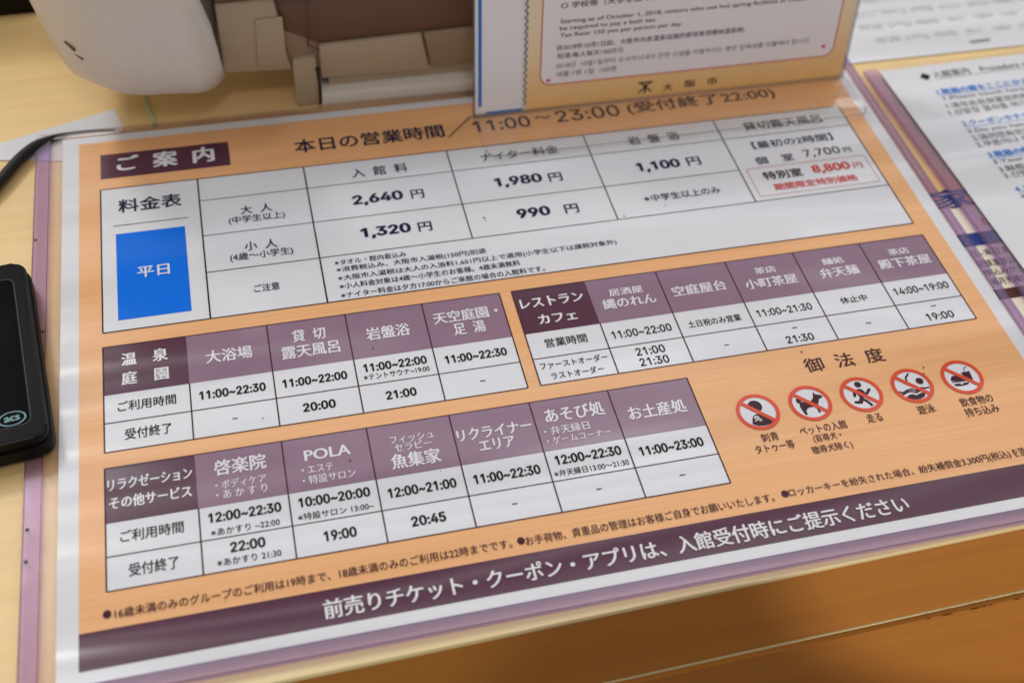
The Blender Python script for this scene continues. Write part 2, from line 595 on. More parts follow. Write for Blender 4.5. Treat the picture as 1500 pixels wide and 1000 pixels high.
# --- price table
PX = [0.2, 45.8, 97.2, 169.4, 241.5, 313.1, 385.2]
PY = [219.7, 203.8, 179.5, 155.5, 127.1]
pt = rect('price_table', PX[0] * mm, PX[6] * mm, PY[4] * mm, PY[0] * mm, Z_PANEL, M['panel'], sheet)
for y in (PY[0], PY[4]):
    hline(pt, PX[0], PX[6], y)
for x in (PX[0], PX[6]):
    vline(pt, x, PY[4], PY[0])
hline(pt, PX[1], PX[6], PY[1], 0.36)
hline(pt, PX[1], PX[5], PY[2], 0.36)
hline(pt, PX[1], PX[6], PY[3], 0.42)
vline(pt, PX[1], PY[4], PY[0], 0.72)
vline(pt, PX[2], PY[4], PY[0], 0.72)
for i in (3, 4, 5):
    vline(pt, PX[i], PY[3], PY[0], 0.6)
W(pt, '料金表', 173.2, 302.2, 265.9, 293.5, 9.2, 'navy', 0.018)
a, b = at(166.5, 331.3), at(275.7, 319.7)
hline(pt, a.x / mm, b.x / mm, (a.y + b.y) / 2 / mm, 0.35)
day = rect('blue_day_plate', at(169.7, 343).x, at(281, 455).x, at(228, 462.5).y, at(222, 337.5).y, Z_CELL, M['blue'], pt)
W(pt, '平日', 201.2, 399.2, 248.8, 395, 6.8, 'white', 0.02)
W(pt, '大  人', 351.7, 307.6, 398.9, 304.8, 5.7, 'navy', 0.014)
W(pt, '(中学生以上)', 335.2, 324.7, 417.5, 315.2, 5.6, 'navy', 0.014)
W(pt, '小  人', 358, 360.5, 406.3, 357.3, 5.9, 'navy', 0.014)
W(pt, '(4歳～小学生)', 337, 378, 429.7, 368.6, 5.6, 'navy', 0.014)
W(pt, 'ご注意', 372, 422.3, 409.8, 419.5, 4.7, 'navy', 0.014)
W(pt, '入  館  料', 515, 254.3, 596.7, 246, 6.8, 'navy', 0.012)
W(pt, 'ナイター料金', 703.3, 231.7, 817.3, 219.3, 6.3, 'navy', 0.012)
W(pt, '岩  盤  浴', 919.3, 206.7, 995, 200, 6.6, 'navy', 0.012)
W(pt, '貸切露天風呂', 1087.7, 186, 1202.7, 175, 6.6, 'navy', 0.012)
YEN = [('2,640', 516, 295, 590.7, 287.7, 7.9), ('1,980', 724, 269, 794.3, 262.5, 7.9), ('1,320', 528.3, 342.5, 602.3, 335.7, 7.7),
       ('990', 756.7, 313.3, 806, 309.3, 6.6), ('1,100', 932.7, 247.5, 996, 240, 7.9)]
for t in YEN:
    W(pt, *t, 'navy', B2)
for t in [(601.7, 285.7, 621, 284), (803.3, 261, 823.3, 259.3), (612.3, 333.3, 632.7, 331.7), (826.7, 307.3, 847.3, 305), (1005.7, 237.7, 1025.7, 236)]:
    W(pt, '円', *t, 6.3, 'navy', 0.02)
W(pt, '※中学生以上のみ', 943.3, 292.3, 1054.3, 278.3, 5.0, 'navy', 0.016)
NOTES = [('※タオル・館内着込み', 490, 385, 595, 373.3, 3.5),
         ('※消費税込み、大阪市入湯税(150円)別途', 492.7, 395.5, 712.3, 369, 3.9),
         ('※大阪市入湯税は大人の入浴料1,651円以上で適用(小学生以下は課税対象外)', 495, 407.3, 903.3, 356.5, 3.9),
         ('※小人料金対象は4歳～小学生のお客様。4歳未満無料', 497.3, 419.3, 761.7, 386, 3.6),
         ('※ナイター料金は夕方17:00からご来館の場合の入館料です。', 499.3, 431.7, 798.3, 395, 3.6)]
for t in NOTES:
    W(pt, *t, 'navy', 0.014)
W(pt, '【最初の2時間】', 1101, 213.6, 1219, 201.2, 5.6, 'navy', 0.012)
W(pt, '個　室', 1105.7, 236.5, 1162.3, 230.5, 5.6, 'navy', 0.014)
W(pt, '7,700', 1177.3, 226.5, 1230, 221.2, 6.6, 'black', 0.012)
W(pt, '円', 1235, 220.7, 1246, 219.3, 3.8, 'black', 0.012)
rb = [at(1093.3, 249.3), at(1264.3, 227.3), at(1289, 265), at(1114, 289.3)]
x0, x1 = (rb[0].x + rb[3].x) / 2 / mm, (rb[1].x + rb[2].x) / 2 / mm
y1, y0 = (rb[0].y + rb[1].y) / 2 / mm, (rb[2].y + rb[3].y) / 2 / mm
for y in (y0, y1):
    hline(pt, x0, x1, y, 0.38, 'softred')
for x in (x0, x1):
    vline(pt, x, y0, y1, 0.38, 'softred')
W(pt, '特別室', 1117.3, 258.3, 1175, 252.7, 6.2, 'black', 0.024)
W(pt, '8,800', 1189.3, 249.6, 1245, 243.5, 6.8, 'red', B2)
W(pt, '円', 1249.3, 243.3, 1262.7, 241.7, 4.2, 'red', 0.014)
W(pt, '期間限定特別価格', 1133.3, 274.5, 1255.7, 260.5, 5.0, 'red', 0.024)

def table(name, xs, ys, plum_cols=1):
    t = rect(name, xs[0] * mm, xs[-1] * mm, ys[-1] * mm, ys[0] * mm, Z_PANEL, M['panel'], sheet)
    for i in range(len(xs) - 1):
        rect('heading_cell', xs[i] * mm, xs[i + 1] * mm, ys[1] * mm, ys[0] * mm, Z_CELL, M['plum' if i == 0 else 'mauve'], t)
    for k, y in enumerate(ys):
        if k != 1:
            hline(t, xs[0], xs[-1], y, 0.42, 'maroon')
    for k, x in enumerate(xs):
        if k == 1:
            vline(t, x, ys[-1], ys[1], 0.6, 'maroon')
        else:
            vline(t, x, ys[-1], ys[0], 0.6, 'maroon')
    return t

ot = table('bath_and_garden_table', [0.1, 34.8, 69.3, 103.7, 138.1, 173.9], [118.7, 92.1, 77.4, 62.9])
for t in [('温　泉', 177.5, 526.5, 246.3, 519.6, 7.1), ('庭　園', 178, 554.7, 247.5, 546.6, 7.1)]:
    W(ot, *t, 'white', B1)
for t in [('大浴場', 301.3, 523, 370, 516.2, 7.1), ('貸  切', 427.5, 492.5, 476.9, 488.4, 7.0), ('露天風呂', 412.5, 517.5, 498, 508.3, 7.0),
          ('岩盤浴', 535.9, 489.6, 600.7, 482.9, 7.3), ('天空庭園・', 634.3, 467.5, 729, 455, 6.9), ('足  湯', 664.1, 482.9, 711.1, 477.6, 6.9)]:
    W(ot, *t, 'white', 0.026)
for t in [('ご利用時間', 172.5, 595.5, 258, 585, 5.2), ('受付終了', 183, 635.5, 251.8, 627.5, 5.5)]:
    W(ot, *t, 'black', 0.012)
for t in [('11:00~22:30', 292, 579.2, 389.5, 567, 4.5), ('11:00~22:00', 413.8, 561.2, 508.8, 550.8, 4.5), ('20:00', 443.8, 597, 492, 591.2, 4.5),
          ('11:00~22:00', 532.1, 538.8, 625.2, 528, 4.5), ('21:00', 565.2, 578.9, 610.3, 574.1, 4.5), ('11:00~22:30', 651.6, 526.8, 742.4, 515.5, 4.5)]:
    W(ot, *t, 'black', B1)
W(ot, '※テントサウナ~19:00', 532.8, 552.5, 629.5, 540.5, 3.1, 'black', 0.010)
dash(ot, 340.5, 613.7, 348.3, 612.5)
dash(ot, 703.2, 558.7, 711.1, 557.5)

rt = table('restaurant_table', [179.6, 214.3, 248.6, 283.1, 317.4, 352.0, 386.0], [118.7, 92.3, 77.6, 63.1])
for t in [('レストラン', 761.6, 446.7, 854, 434, 6.0), ('カフェ', 788.1, 467.9, 844.8, 462.3, 5.6)]:
    W(rt, *t, 'white', B1)
for t in [('居酒屋', 891.2, 429.4, 941.2, 424, 4.3), ('縄のれん', 882.3, 446.1, 960.9, 437.5, 6.1), ('空庭屋台', 984.4, 427.8, 1062.8, 417.8, 6.3),
          ('茶店', 1104.9, 398.5, 1135.7, 394, 4.2), ('小町茶屋', 1091.1, 417.8, 1167.5, 408, 6.2), ('麺処', 1203.2, 384.5, 1235.6, 381, 4.2),
          ('弁天麺', 1200.5, 401.8, 1257.2, 394.5, 6.2), ('茶店', 1300.4, 370.7, 1330.9, 367, 4.2), ('殿下茶屋', 1286.9, 389.1, 1362, 378.3, 6.2)]:
    W(rt, *t, 'white', 0.026)
W(rt, '営業時間', 798.1, 503.5, 859.4, 494.8, 5.0, 'black', 0.012)
W(rt, 'ファーストオーダー', 790.8, 536.6, 889.9, 523.1, 3.8, 'black', 0.012)
W(rt, 'ラストオーダー', 807.5, 551.5, 884.5, 539.8, 3.8, 'black', 0.012)
for t in [('11:00~22:00', 896.1, 491.5, 983.1, 479.4, 4.4), ('21:00', 931.2, 515.8, 973.6, 510.4, 4.4), ('21:30', 937.2, 531.2, 979.8, 525.3, 4.4),
          ('11:00~21:30', 1108.1, 459.3, 1189.1, 449.3, 4.2), ('21:30', 1151.3, 497.9, 1191.8, 493.1, 4.2),
          ('14:00~19:00', 1309.3, 428.3, 1388.4, 416.9, 4.2), ('19:00', 1356.6, 464.7, 1396.6, 460.1, 4.2)]:
    W(rt, *t, 'black', 0.018)
W(rt, '土日祝のみ営業', 1007.4, 475.8, 1085.2, 465, 4.0, 'black', 0.014)
W(rt, '休止中', 1230.2, 440.4, 1269.6, 436.4, 4.1, 'black', 0.012)
for t in [(1060.9, 506.1, 1067.6, 505), (1160, 480.9, 1167.5, 479.9), (1268, 473.9, 1275.6, 472.8), (1363.3, 448.8, 1370.6, 447.7)]:
    dash(rt, *t)

lt = table('relaxation_table', [0.0, 34.65, 69.0, 103.55, 138.0, 172.35, 206.8, 242.7], [55.1, 29.3, 14.5, 0.0])
for t in [('リラクゼーション', 157.4, 710.2, 281.8, 693.6, 5.7), ('その他サービス', 160.2, 736.8, 281.2, 720.6, 5.7)]:
    W(lt, *t, 'white', B1)
for t in [('啓楽院', 313.4, 685.4, 389.9, 675.6, 7.6), ('POLA', 445.4, 667.8, 513.4, 658.2, 5.2), ('魚集家', 572.8, 676.8, 645.6, 666.8, 7.3),
          ('リクライナー', 668.8, 637.6, 778.7, 623.8, 6.0), ('エリア', 701.9, 653.2, 754.2, 646.6, 5.6),
          ('あそび処', 797.3, 609.3, 884.8, 598.1, 7.4), ('お土産処', 919.5, 605, 1004.8, 594.7, 7.2)]:
    W(lt, *t, 'white', 0.026)
for t in [('・ボディケア', 315.4, 710, 389.9, 701.2, 4.0), ('・あ か す り', 316.8, 724.8, 391.8, 715.2, 4.0), ('・エステ', 442, 689, 488.2, 683.6, 3.6),
          ('・特設サロン', 443.4, 703.6, 521, 693.4, 4.2), ('フィッシュ', 570.8, 644.3, 635.2, 637.4, 3.8), ('セラピー', 577.8, 655.3, 632.4, 649.4, 3.9),
          ('・弁天縁日', 796.5, 632.3, 863.2, 623.2, 4.3), ('・ゲームコーナー', 800.8, 645, 895.2, 633.3, 3.7)]:
    W(lt, *t, 'white', 0.010)
for t in [('ご利用時間', 176.2, 784.5, 269.2, 772.8, 5.2), ('受付終了', 188.8, 834.6, 262.2, 823, 5.5)]:
    W(lt, *t, 'black', 0.012)
for t in [('12:00~22:30', 305, 757.6, 412.3, 743.8, 4.5), ('22:00', 337.2, 800.6, 389, 794.2, 4.5), ('10:00~20:00', 437, 735.4, 542.3, 721.4, 4.5),
          ('19:00', 474.2, 785, 522.7, 779, 4.6), ('12:00~21:00', 568, 721.6, 668.8, 708.3, 4.6), ('20:45', 602.2, 763.4, 653.4, 757, 4.5),
          ('11:00~22:30', 693.5, 702, 791.5, 688, 4.6), ('12:00~22:30', 812.5, 673.5, 909.9, 660.5, 4.6), ('11:00~23:00', 936, 660.7, 1030.1, 647.5, 4.6)]:
    W(lt, *t, 'black', B1)
for t in [('※あかすり ~22:00', 309.2, 779.6, 410, 765, 3.1), ('※あかすり 21:30', 318.2, 823.4, 412.3, 810.4, 3.1),
          ('※特設サロン 13:00~', 436.4, 757, 547.9, 741.4, 3.3), ('※弁天縁日13:00～21:30', 811.5, 693.6, 921.3, 677.6, 3.3)]:
    W(lt, *t, 'black', 0.010)
for t in [(750, 738.5, 757.9, 737.4), (873.3, 716.8, 881.3, 715.7), (995.2, 696.3, 1003.5, 695.2)]:
    dash(lt, *t)

# --- rules of the house and foot lines
W(wp, '御  法  度', 1177.5, 535, 1294.5, 520, 7.8, 'maroon', 0.010)
for t in [('刺青', 1114.5, 641.8, 1140, 638.6, 4.4), ('タトゥー等', 1105.5, 658, 1163.5, 651, 4.4), ('ペットの入館', 1170, 631, 1240, 622, 4.4),
          ('(盲導犬・', 1191, 643.4, 1232.5, 637.6, 4.4), ('聴導犬除く)', 1189, 659.5, 1248.7, 652.2, 4.4), ('走る', 1269, 613.2, 1291.6, 610.6, 4.6),
          ('遊泳', 1343.5, 601.2, 1369, 597.4, 4.6), ('飲食物の', 1405.6, 589.4, 1453.6, 583, 4.6), ('持ち込み', 1413, 604.4, 1462.6, 597.6, 4.6),
          ('16歳未満のみのグループのご利用は19時まで、18歳未満のみのご利用は22時までです。', 168, 897, 750, 796.8, 4.0),
          ('お手荷物、貴重品の管理はお客様ご自身でお願いいたします。', 769, 790.5, 1134, 730, 4.0),
          ('ロッカーキーを紛失された場合、紛失補償金3,300円(税込)', 1155, 722.8, 1479.6, 665.5, 4.4),
          ('を頂きます。', 1483, 664.6, 1534, 655, 3.9)]:
    W(wp, *t, 'maroon', 0.010)

def disc(name, c, rx, ry, z, mat, parent, n=32, a0=0.0):
    return poly(name, [(c[0] + rx * math.cos(2 * math.pi * i / n), c[1] + ry * math.sin(2 * math.pi * i / n)) for i in range(n)], z, mat, parent)
for (u, v) in ((157, 899.5), (763, 792), (1149.5, 723.3)):
    disc('bullet_dot', at(u, v), 0.0015, 0.0016, Z_TEXT, M['maroon'], wp)
W(band, '前売りチケット・クーポン・アプリは、入館受付時にご提示ください', 474, 894, 1329, 736.5, 7.9, 'white', 0.024)

def pic(u0, v0, s, pts, z=0.0):
    return [at(u0 + x / s, v0 + y / s, z) for x, y in pts]

def pictogram(u, v, shapes, dots=()):
    c = at(u, v)
    R1, R0 = 0.0094, 0.0077
    base = disc('prohibition_pictogram', c, R1 - 0.0003, R1 - 0.0003, Z_PANEL, M['panel'], sheet, 48)
    n = 48
    vs, fs = [], []
    for i in range(n):
        a = 2 * math.pi * i / n
        for r in (R0, R1):
            vs.append((c.x + r * math.cos(a), c.y + r * math.sin(a), Z_TEXT))
    for i in range(n):
        j = (i + 1) % n
        fs.append((2 * i, 2 * i + 1, 2 * j + 1, 2 * j))
    k = len(vs)
    d = Vector((math.cos(math.radians(-45)), math.sin(math.radians(-45))))
    nn = Vector((-d.y, d.x)) * 0.00095
    for q in ((-d * (R0 + .0002) - nn), (d * (R0 + .0002) - nn), (d * (R0 + .0002) + nn), (-d * (R0 + .0002) + nn)):
        vs.append((c.x + q.x, c.y + q.y, Z_TEXT + 0.00003))
    fs.append((k, k + 1, k + 2, k + 3))
    for s in shapes:
        s(base)
    mesh('red_ring', vs, fs, M['redorange'], base)
    return base

A3 = (1060, 520, 6.25)
B3 = (1290, 490, 6.667)
def shp(cal, pts, mat='maroon', z=Z_LINE):
    return lambda par: poly('figure', pic(*cal, pts), z, M[mat], par)
def ell(cal, cx, cy, r, mat='maroon', z=Z_LINE):
    def f(par):
        disc('figure', at(cal[0] + cx / cal[2], cal[1] + cy / cal[2]), r * mm, r * mm, z, M[mat], par)
    return f
def stroke(cal, pts, w, mat='maroon', z=Z_LINE):
    def f(par):
        P = pic(*cal, pts)
        cat_bars('figure', list(zip(P[:-1], P[1:])), w * mm, z, M[mat], par)
    return f
pictogram(1110, 603.6, [
    ell(A3, 285, 472, 3.1),
    shp(A3, [(266, 636), (262, 600), (268, 565), (290, 545), (330, 538), (380, 552), (425, 580), (452, 608), (430, 632), (380, 646), (320, 650)]),
    ell(A3, 303, 578, 1.15, 'white', Z_LINE + .00003), ell(A3, 296, 577, .3, 'maroon', Z_LINE + .00005), ell(A3, 311, 573, .3, 'maroon', Z_LINE + .00005),
    stroke(A3, [(285, 608), (352, 586)], .38, 'white', Z_LINE + .00003), stroke(A3, [(290, 588), (350, 606)], .38, 'white', Z_LINE + .00003)])
pictogram(1186.5, 590.7, [
    shp(A3, [(657, 412), (668, 402), (688, 404), (700, 418), (716, 436), (750, 428), (795, 424), (815, 400), (816, 340), (838, 362), (866, 364), (902, 376), (896, 392), (872, 402),
             (866, 440), (858, 472), (872, 492), (892, 524), (872, 528), (850, 488), (832, 474), (786, 480), (764, 494), (756, 518), (772, 546), (750, 550), (728, 520), (700, 480), (694, 446), (672, 440)])])
pictogram(1261.5, 577.8, [
    ell(A3, 1225, 272, 1.55),
    shp(A3, [(1212, 318), (1240, 310), (1272, 322), (1298, 348), (1318, 308), (1340, 306), (1344, 322), (1318, 364), (1290, 368), (1278, 396), (1310, 410), (1345, 434), (1374, 462), (1352, 470),
             (1318, 440), (1280, 418), (1272, 446), (1236, 448), (1198, 442), (1198, 424), (1238, 422), (1244, 388), (1214, 352), (1210, 386), (1190, 388), (1180, 352)])])
pictogram(1335.9, 565.2, [
    ell(B3, 378, 455, 1.75),
    stroke(B3, [(266, 384), (241, 425), (252, 455)], .8),
    stroke(B3, [(178, 562), (215, 572), (260, 545), (300, 535), (345, 550), (395, 520), (430, 526), (470, 516)], .75),
    stroke(B3, [(210, 590), (235, 580), (265, 562), (300, 556), (345, 570), (385, 548)], .65),
    shp(B3, [(252, 612), (285, 586), (315, 584), (350, 594), (392, 570), (436, 574), (430, 606), (386, 630), (320, 636), (280, 628)])])
pictogram(1408.9, 552.6, [
    shp(B3, [(682, 440), (690, 412), (722, 402), (780, 415), (836, 432), (842, 442), (770, 456), (692, 458)]),
    stroke(B3, [(698, 470), (832, 452)], .42),
    shp(B3, [(714, 488), (768, 478), (795, 492), (808, 474), (862, 466), (856, 486), (800, 502), (732, 506)]),
    shp(B3, [(778, 376), (862, 358), (906, 452), (850, 436), (800, 398)]),
    stroke(B3, [(812, 364), (812, 326), (834, 318)], .32)])

# specks of dirt on the print
vs, fs = [], []
for (u, v, r) in [(546, 511, .45), (914, 317.5, .5), (1352.5, 539, .5), (1352.5, 548, .5), (1174, 516, .55), (709, 320, .6), (711, 324, .4), (974, 302, .35), (513, 675, .5), (385, 613, .35),
                  (817, 637, .5), (378, 330, .3), (760, 460, .25), (645, 690, .25), (330, 880, .25), (1020, 620, .25)]:
    c = at(u, v)
    k = len(vs)
    for i in range(7):
        q = r * mm * random.uniform(.7, 1.1)
        vs.append((c.x + q * math.cos(i * .9), c.y + q * math.sin(i * .9), Z_TEXT + .0001))
    fs.append(tuple(range(k, k + 7)))
sp = mesh('dirt_specks', vs, fs, M['speck'], sheet)
sp['kind'] = 'stuff'

# ================================================================ the plastic case round the notice
def case(name, x0, x1, y0, y1, strips, loc, rz, label, r=0.006):
    c = empty(name, loc, label, 'plastic case', rz)
    prism('back_plate', rounded(x0 + .0005, x1 - .0005, y0 + .0005, y1, (0.001, 0.001, r, r)), -0.0013, -0.0005, M['clear'], c)
    for (a0, a1, b0, b1, horiz) in strips:
        bm = bmesh.new()
        zt = 0.0007
        # a flattened fold: top film, outer round, fold line at its inner side
        if horiz:
            prof = [(b1, zt), (b0 + .0006, zt), (b0, -0.0001), (b0 - .0001, -0.0008), (b0 + .0004, -0.0015)]
            rows = [[bm.verts.new((x, y, z)) for (y, z) in prof] for x in (a0, a1)]
        else:
            o, i_ = (a0, a1) if a0 < (x0 + x1) / 2 else (a1, a0)
            s = 1 if i_ > o else -1
            prof = [(i_, zt), (o + s * .0006, zt), (o, -0.0001), (o - s * .0001, -0.0008), (o + s * .0004, -0.0015)]
            rows = [[bm.verts.new((x, y, z)) for (x, z) in prof] for y in (b0, b1)]
        for k in range(4):
            bm.faces.new((rows[0][k], rows[0][k + 1], rows[1][k + 1], rows[1][k]))
        bm_obj('tinted_edge_strip', bm, M['tint' if horiz else 'tint_side'], c, smooth=False)
        w = 0.00035
        if horiz:
            rect('fold_line', a0, a1, b1 - w, b1, zt + .0001, M['tint_line'], c)
            rect('fold_line', a0, a1, b0 + .0003, b0 + .0003 + w, zt + .0001, M['tint_line'], c)
        else:
            o, i_ = (a0, a1) if a0 < (x0 + x1) / 2 else (a1, a0)
            s = 1 if i_ > o else -1
            for q in (i_, o + s * .0003):
                rect('fold_line', min(q, q - s * w) if q == i_ else min(q, q + s * w), max(q, q - s * w) if q == i_ else max(q, q + s * w), b0, b1, zt + .0001, M['tint_line'], c)
    return c
main_case = case('plastic_case', -0.0304, 0.4082, -0.0411, 0.2665,
     [(-0.0304, -0.0233, -0.0350, 0.2630, False), (0.4029, 0.4082, -0.0350, 0.2630, False), (-0.0304, 0.4082, -0.0411, -0.0352, True)],
     (0, 0, 0), 0, 'clear plastic case with purple tinted edges around the large orange notice')
box('clear_top_lip', -0.0296, 0.4074, 0.2612, 0.2660, -0.0003, 0.0006, M['clear'], main_case, bev=0.0003)
# old dots of dirt in the tinted edge
for (u, v) in ((52, 352), (62, 486), (61, 543), (40, 776), (38, 823)):
    disc('dirt_dot', at(u, v, .0007), 0.0008, 0.0009, 0.0009, M['speck'], main_case, 10)

# ================================================================ underlying poster in the gap
up = empty('under_poster', (0, 0, 0), 'cream poster with a dark blue band glimpsed in the gap between the two plastic cases', 'poster')
uz = -0.0026
ytop = at(1372, 258, uz).y
ymid = at(1408, 303, uz).y
box('poster_paper', 0.384, 0.4290, -0.030, ytop, uz - .0002, uz, M['cream'], up)
rect('peach_field', 0.384, 0.4290, ymid, ytop, uz + .00008, M['peach'], up)
by1, by0 = at(1406, 344, uz).y, at(1417, 362, uz).y
rect('blue_band', 0.384, 0.4290, by0, by1, uz + .00012, M['bandblue'], up)
y1, y0 = at(1462, 424, uz).y, at(1473, 438, uz).y
rect('brown_band', 0.384, 0.4290, y0, y1, uz + .00012, M['brown'], up)
def WU(text, uL, vL, uR, vR, h, mat, bold):
    a, b = at(uL, vL, uz), at(uR, vR, uz)
    return write(text, a.x, b.x, (a.y + b.y) / 2, h * mm, M[mat], up, uz + .0002, bold)
WU('家', 1366, 296, 1424, 286, 14.0, 'bandblue', 0.05)
WU('日~末日ま', 1422, 373, 1476, 365, 4.6, 'black', 0.0)
WU('足額温泉公', 1431, 388, 1486, 380, 4.6, 'black', 0.0)
WU('申込みが多', 1442, 400, 1500, 392, 4.6, 'black', 0.0)
WU('毎月先着50', 1452, 413.5, 1506, 405.5, 4.6, 'black', 0.0)
WU('ロ', 1440, 327, 1453, 322, 5.0, 'pink', 0.02)

# ================================================================ the second notice on the right
SX, SY, SR = 0.4118, 0.2482, math.radians(1.2)
case('plastic_case', 0, 0.30, -0.30, 0.0, [(0, 0.0078, -0.294, -0.002, False)], (SX, SY, 0.0), SR,
     'second clear plastic case with a purple left edge, at the right of the orange notice', r=0.004)
s2 = empty('notice_sheet', (SX, SY, 0), 'white text notice with blue headings in a case at the right edge', 'notice', rz=SR)
box('paper', 0.0095, 0.292, -0.292, -0.0035, -0.0003, 0.0, M['paper'], s2)
inv = (Matrix.Translation((SX, SY, 0)) @ Matrix.Rotation(SR, 4, 'Z')).inverted()
def W2(text, u, v, h, per, mat='grey', bold=0.012, under=False):
    p = inv @ at(u, v)
    w = per * len(text) * mm
    o = write(text, p.x, p.x + w, p.y, h * mm, M[mat], s2, Z_TEXT, bold)
    if under:
        rect('underline', p.x, p.x + w, p.y - h * .72 * mm, p.y - h * .72 * mm + .00025, Z_TEXT, M[mat], s2)
    return o
p = inv @ at(1355, 113)
poly('heading_diamond', [(p.x - .0032, p.y), (p.x, p.y - .0032), (p.x + .0032, p.y), (p.x, p.y + .0032)], Z_TEXT, M['black'], s2)
W2('入館案内　Procedure of entrance', 1366, 110.5, 5.6, 3.2, 'grey', 0.004, True)
W2('1.靴箱の鍵をここにかざしてください', 1372, 136, 4.8, 5.0, 'hyperblue', 0.022, True)
W2('1.Please touch here with your shoe key', 1383, 146, 3.6, 2.7, 'grey', 0)
W2('1.请在此处放置您的鞋柜钥匙', 1386, 156, 4.4, 4.8, 'grey', 0)
W2('1.신발장 열쇠를 여기에 대주세요', 1390, 166, 4.4, 4.2, 'grey', 0)
W2('2.クーポンやチケットをお持ちですか', 1409, 182, 4.8, 5.0, 'hyperblue', 0.01, True)
W2('2.Do you have any coupons or tickets', 1417, 194, 3.6, 2.7, 'grey', 0)
W2('2.请问您有优惠券或门票吗', 1424, 203, 4.4, 4.8, 'grey', 0)
W2('2.쿠폰이나 티켓이 있습니까', 1430, 213, 4.4, 4.4, 'grey', 0)
W2('3.靴箱の鍵とお引き換えにリストバンド', 1447, 228, 4.8, 5.0, 'hyperblue', 0.026, True)
W2('3.Your shoe key and wristband', 1455, 239, 3.8, 2.8, 'grey', 0)
W2('3.鞋柜钥匙和腕带', 1463, 249, 4.4, 4.8, 'grey', 0)
W2('3.신발장 열쇠와 손목밴드', 1470, 258, 4.4, 4.4, 'grey', 0)
W2('4.お支払いは', 1486, 278, 4.8, 5.0, 'hyperblue', 0.01, True)
W2('4.Payment', 1495, 290, 3.8, 2.8, 'grey', 0)

# ================================================================ white sheet behind
rs = empty('loose_paper', (0.33, 0.2575, DESK_Z + .0008), 'large white sheet with faint grey print behind the second notice', 'paper', rz=0.0)
box('paper', 0, 0.33, 0, 0.36, -0.0004, 0.0, M['paper'], rs)
for i in range(9):
    y = 0.018 + i * 0.013
    w = random.choice((0.16, 0.2, 0.12))
    x = 0.085 + random.uniform(0, .02)
    txt = random.choice(('ご利用のお客様へお願い', '館内着とタオルのご案内', 'お気軽にお声がけください'))
    write(txt, x, x + w, y, 0.0050, M['palegrey'], rs, 0.0003, 0.01)
a = inv @ at(1434, 62.5, DESK_Z)
q0, q1 = at(1420, 64, DESK_Z) - rs.location, at(1449, 60, DESK_Z) - rs.location
bar('pen_mark', q0, q1, 0.0022, 0.0003, M['greenish'], rs)

# small white slip under the cable
slip_pts = [at(-30, 205, DESK_Z), at(0, 212, DESK_Z), at(168, 161, DESK_Z), at(182, 190, DESK_Z), at(150, 238, DESK_Z), at(0, 236, DESK_Z), at(-40, 240, DESK_Z)]
sl = prism('paper_slip', [(q.x, q.y) for q in slip_pts], DESK_Z + .0003, DESK_Z + .0007, M['paper'])
tag(sl, 'small white paper slip under the black cable at the corner of the orange notice', 'paper')

# ================================================================ acrylic stand with the tax notice
LEAN = math.radians(8)
SXL, SXR, SYB = 0.1882, 0.3977, 0.2428
stand = empty('acrylic_stand', (SXL, SYB, 0.0009), 'clear acrylic table stand whose foot lies over the top of the orange notice', 'sign stand')
WD = SXR - SXL
prism('foot_plate', rounded(0.0, WD, -0.0353, 0.0, (0.006, 0.006, 0, 0)), 0.0002, 0.0022, M['acrylic'], stand, bev=0.0003)
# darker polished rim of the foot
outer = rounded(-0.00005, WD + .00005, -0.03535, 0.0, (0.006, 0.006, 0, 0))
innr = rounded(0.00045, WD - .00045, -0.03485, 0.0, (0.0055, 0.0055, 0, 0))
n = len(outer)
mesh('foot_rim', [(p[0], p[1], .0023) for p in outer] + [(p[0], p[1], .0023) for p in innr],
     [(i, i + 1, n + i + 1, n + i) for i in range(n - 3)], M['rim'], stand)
H = 0.150
up_v = Vector((0, math.sin(LEAN), math.cos(LEAN)))
nrm = Vector((0, -math.cos(LEAN), math.sin(LEAN)))
def slab(name, x0, x1, h0, h1, d0, d1, mat, parent, bev=0.0):
    bm = bmesh.new()
    bmesh.ops.create_cube(bm, size=1)
    for v in bm.verts:
        x = x0 if v.co.x < 0 else x1
        h = h0 if v.co.z < 0 else h1
        d = d0 if v.co.y > 0 else d1
        v.co = Vector((x, 0, 0)) + up_v * h + nrm * d
    if bev:
        bmesh.ops.bevel(bm, geom=bm.edges[:], offset=bev, segments=2, profile=.5, affect='EDGES')
    return bm_obj(name, bm, mat, parent)
slab('back_panel', 0, WD, 0.001, H, -0.0034, -0.0014, M['acrylic'], stand, 0.0003)
slab('pocket_bottom', 0, WD, 0.0002, 0.0008, -0.0013, 0.0012, M['acrylic_edge'], stand)
slab('pocket_side', WD - .0012, WD, 0.0017, H, -0.0013, 0.0010, M['acrylic_edge'], stand)
slab('pocket_side', 0, .0008, 0.0017, H, -0.0013, 0.0010, M['acrylic_edge'], stand)

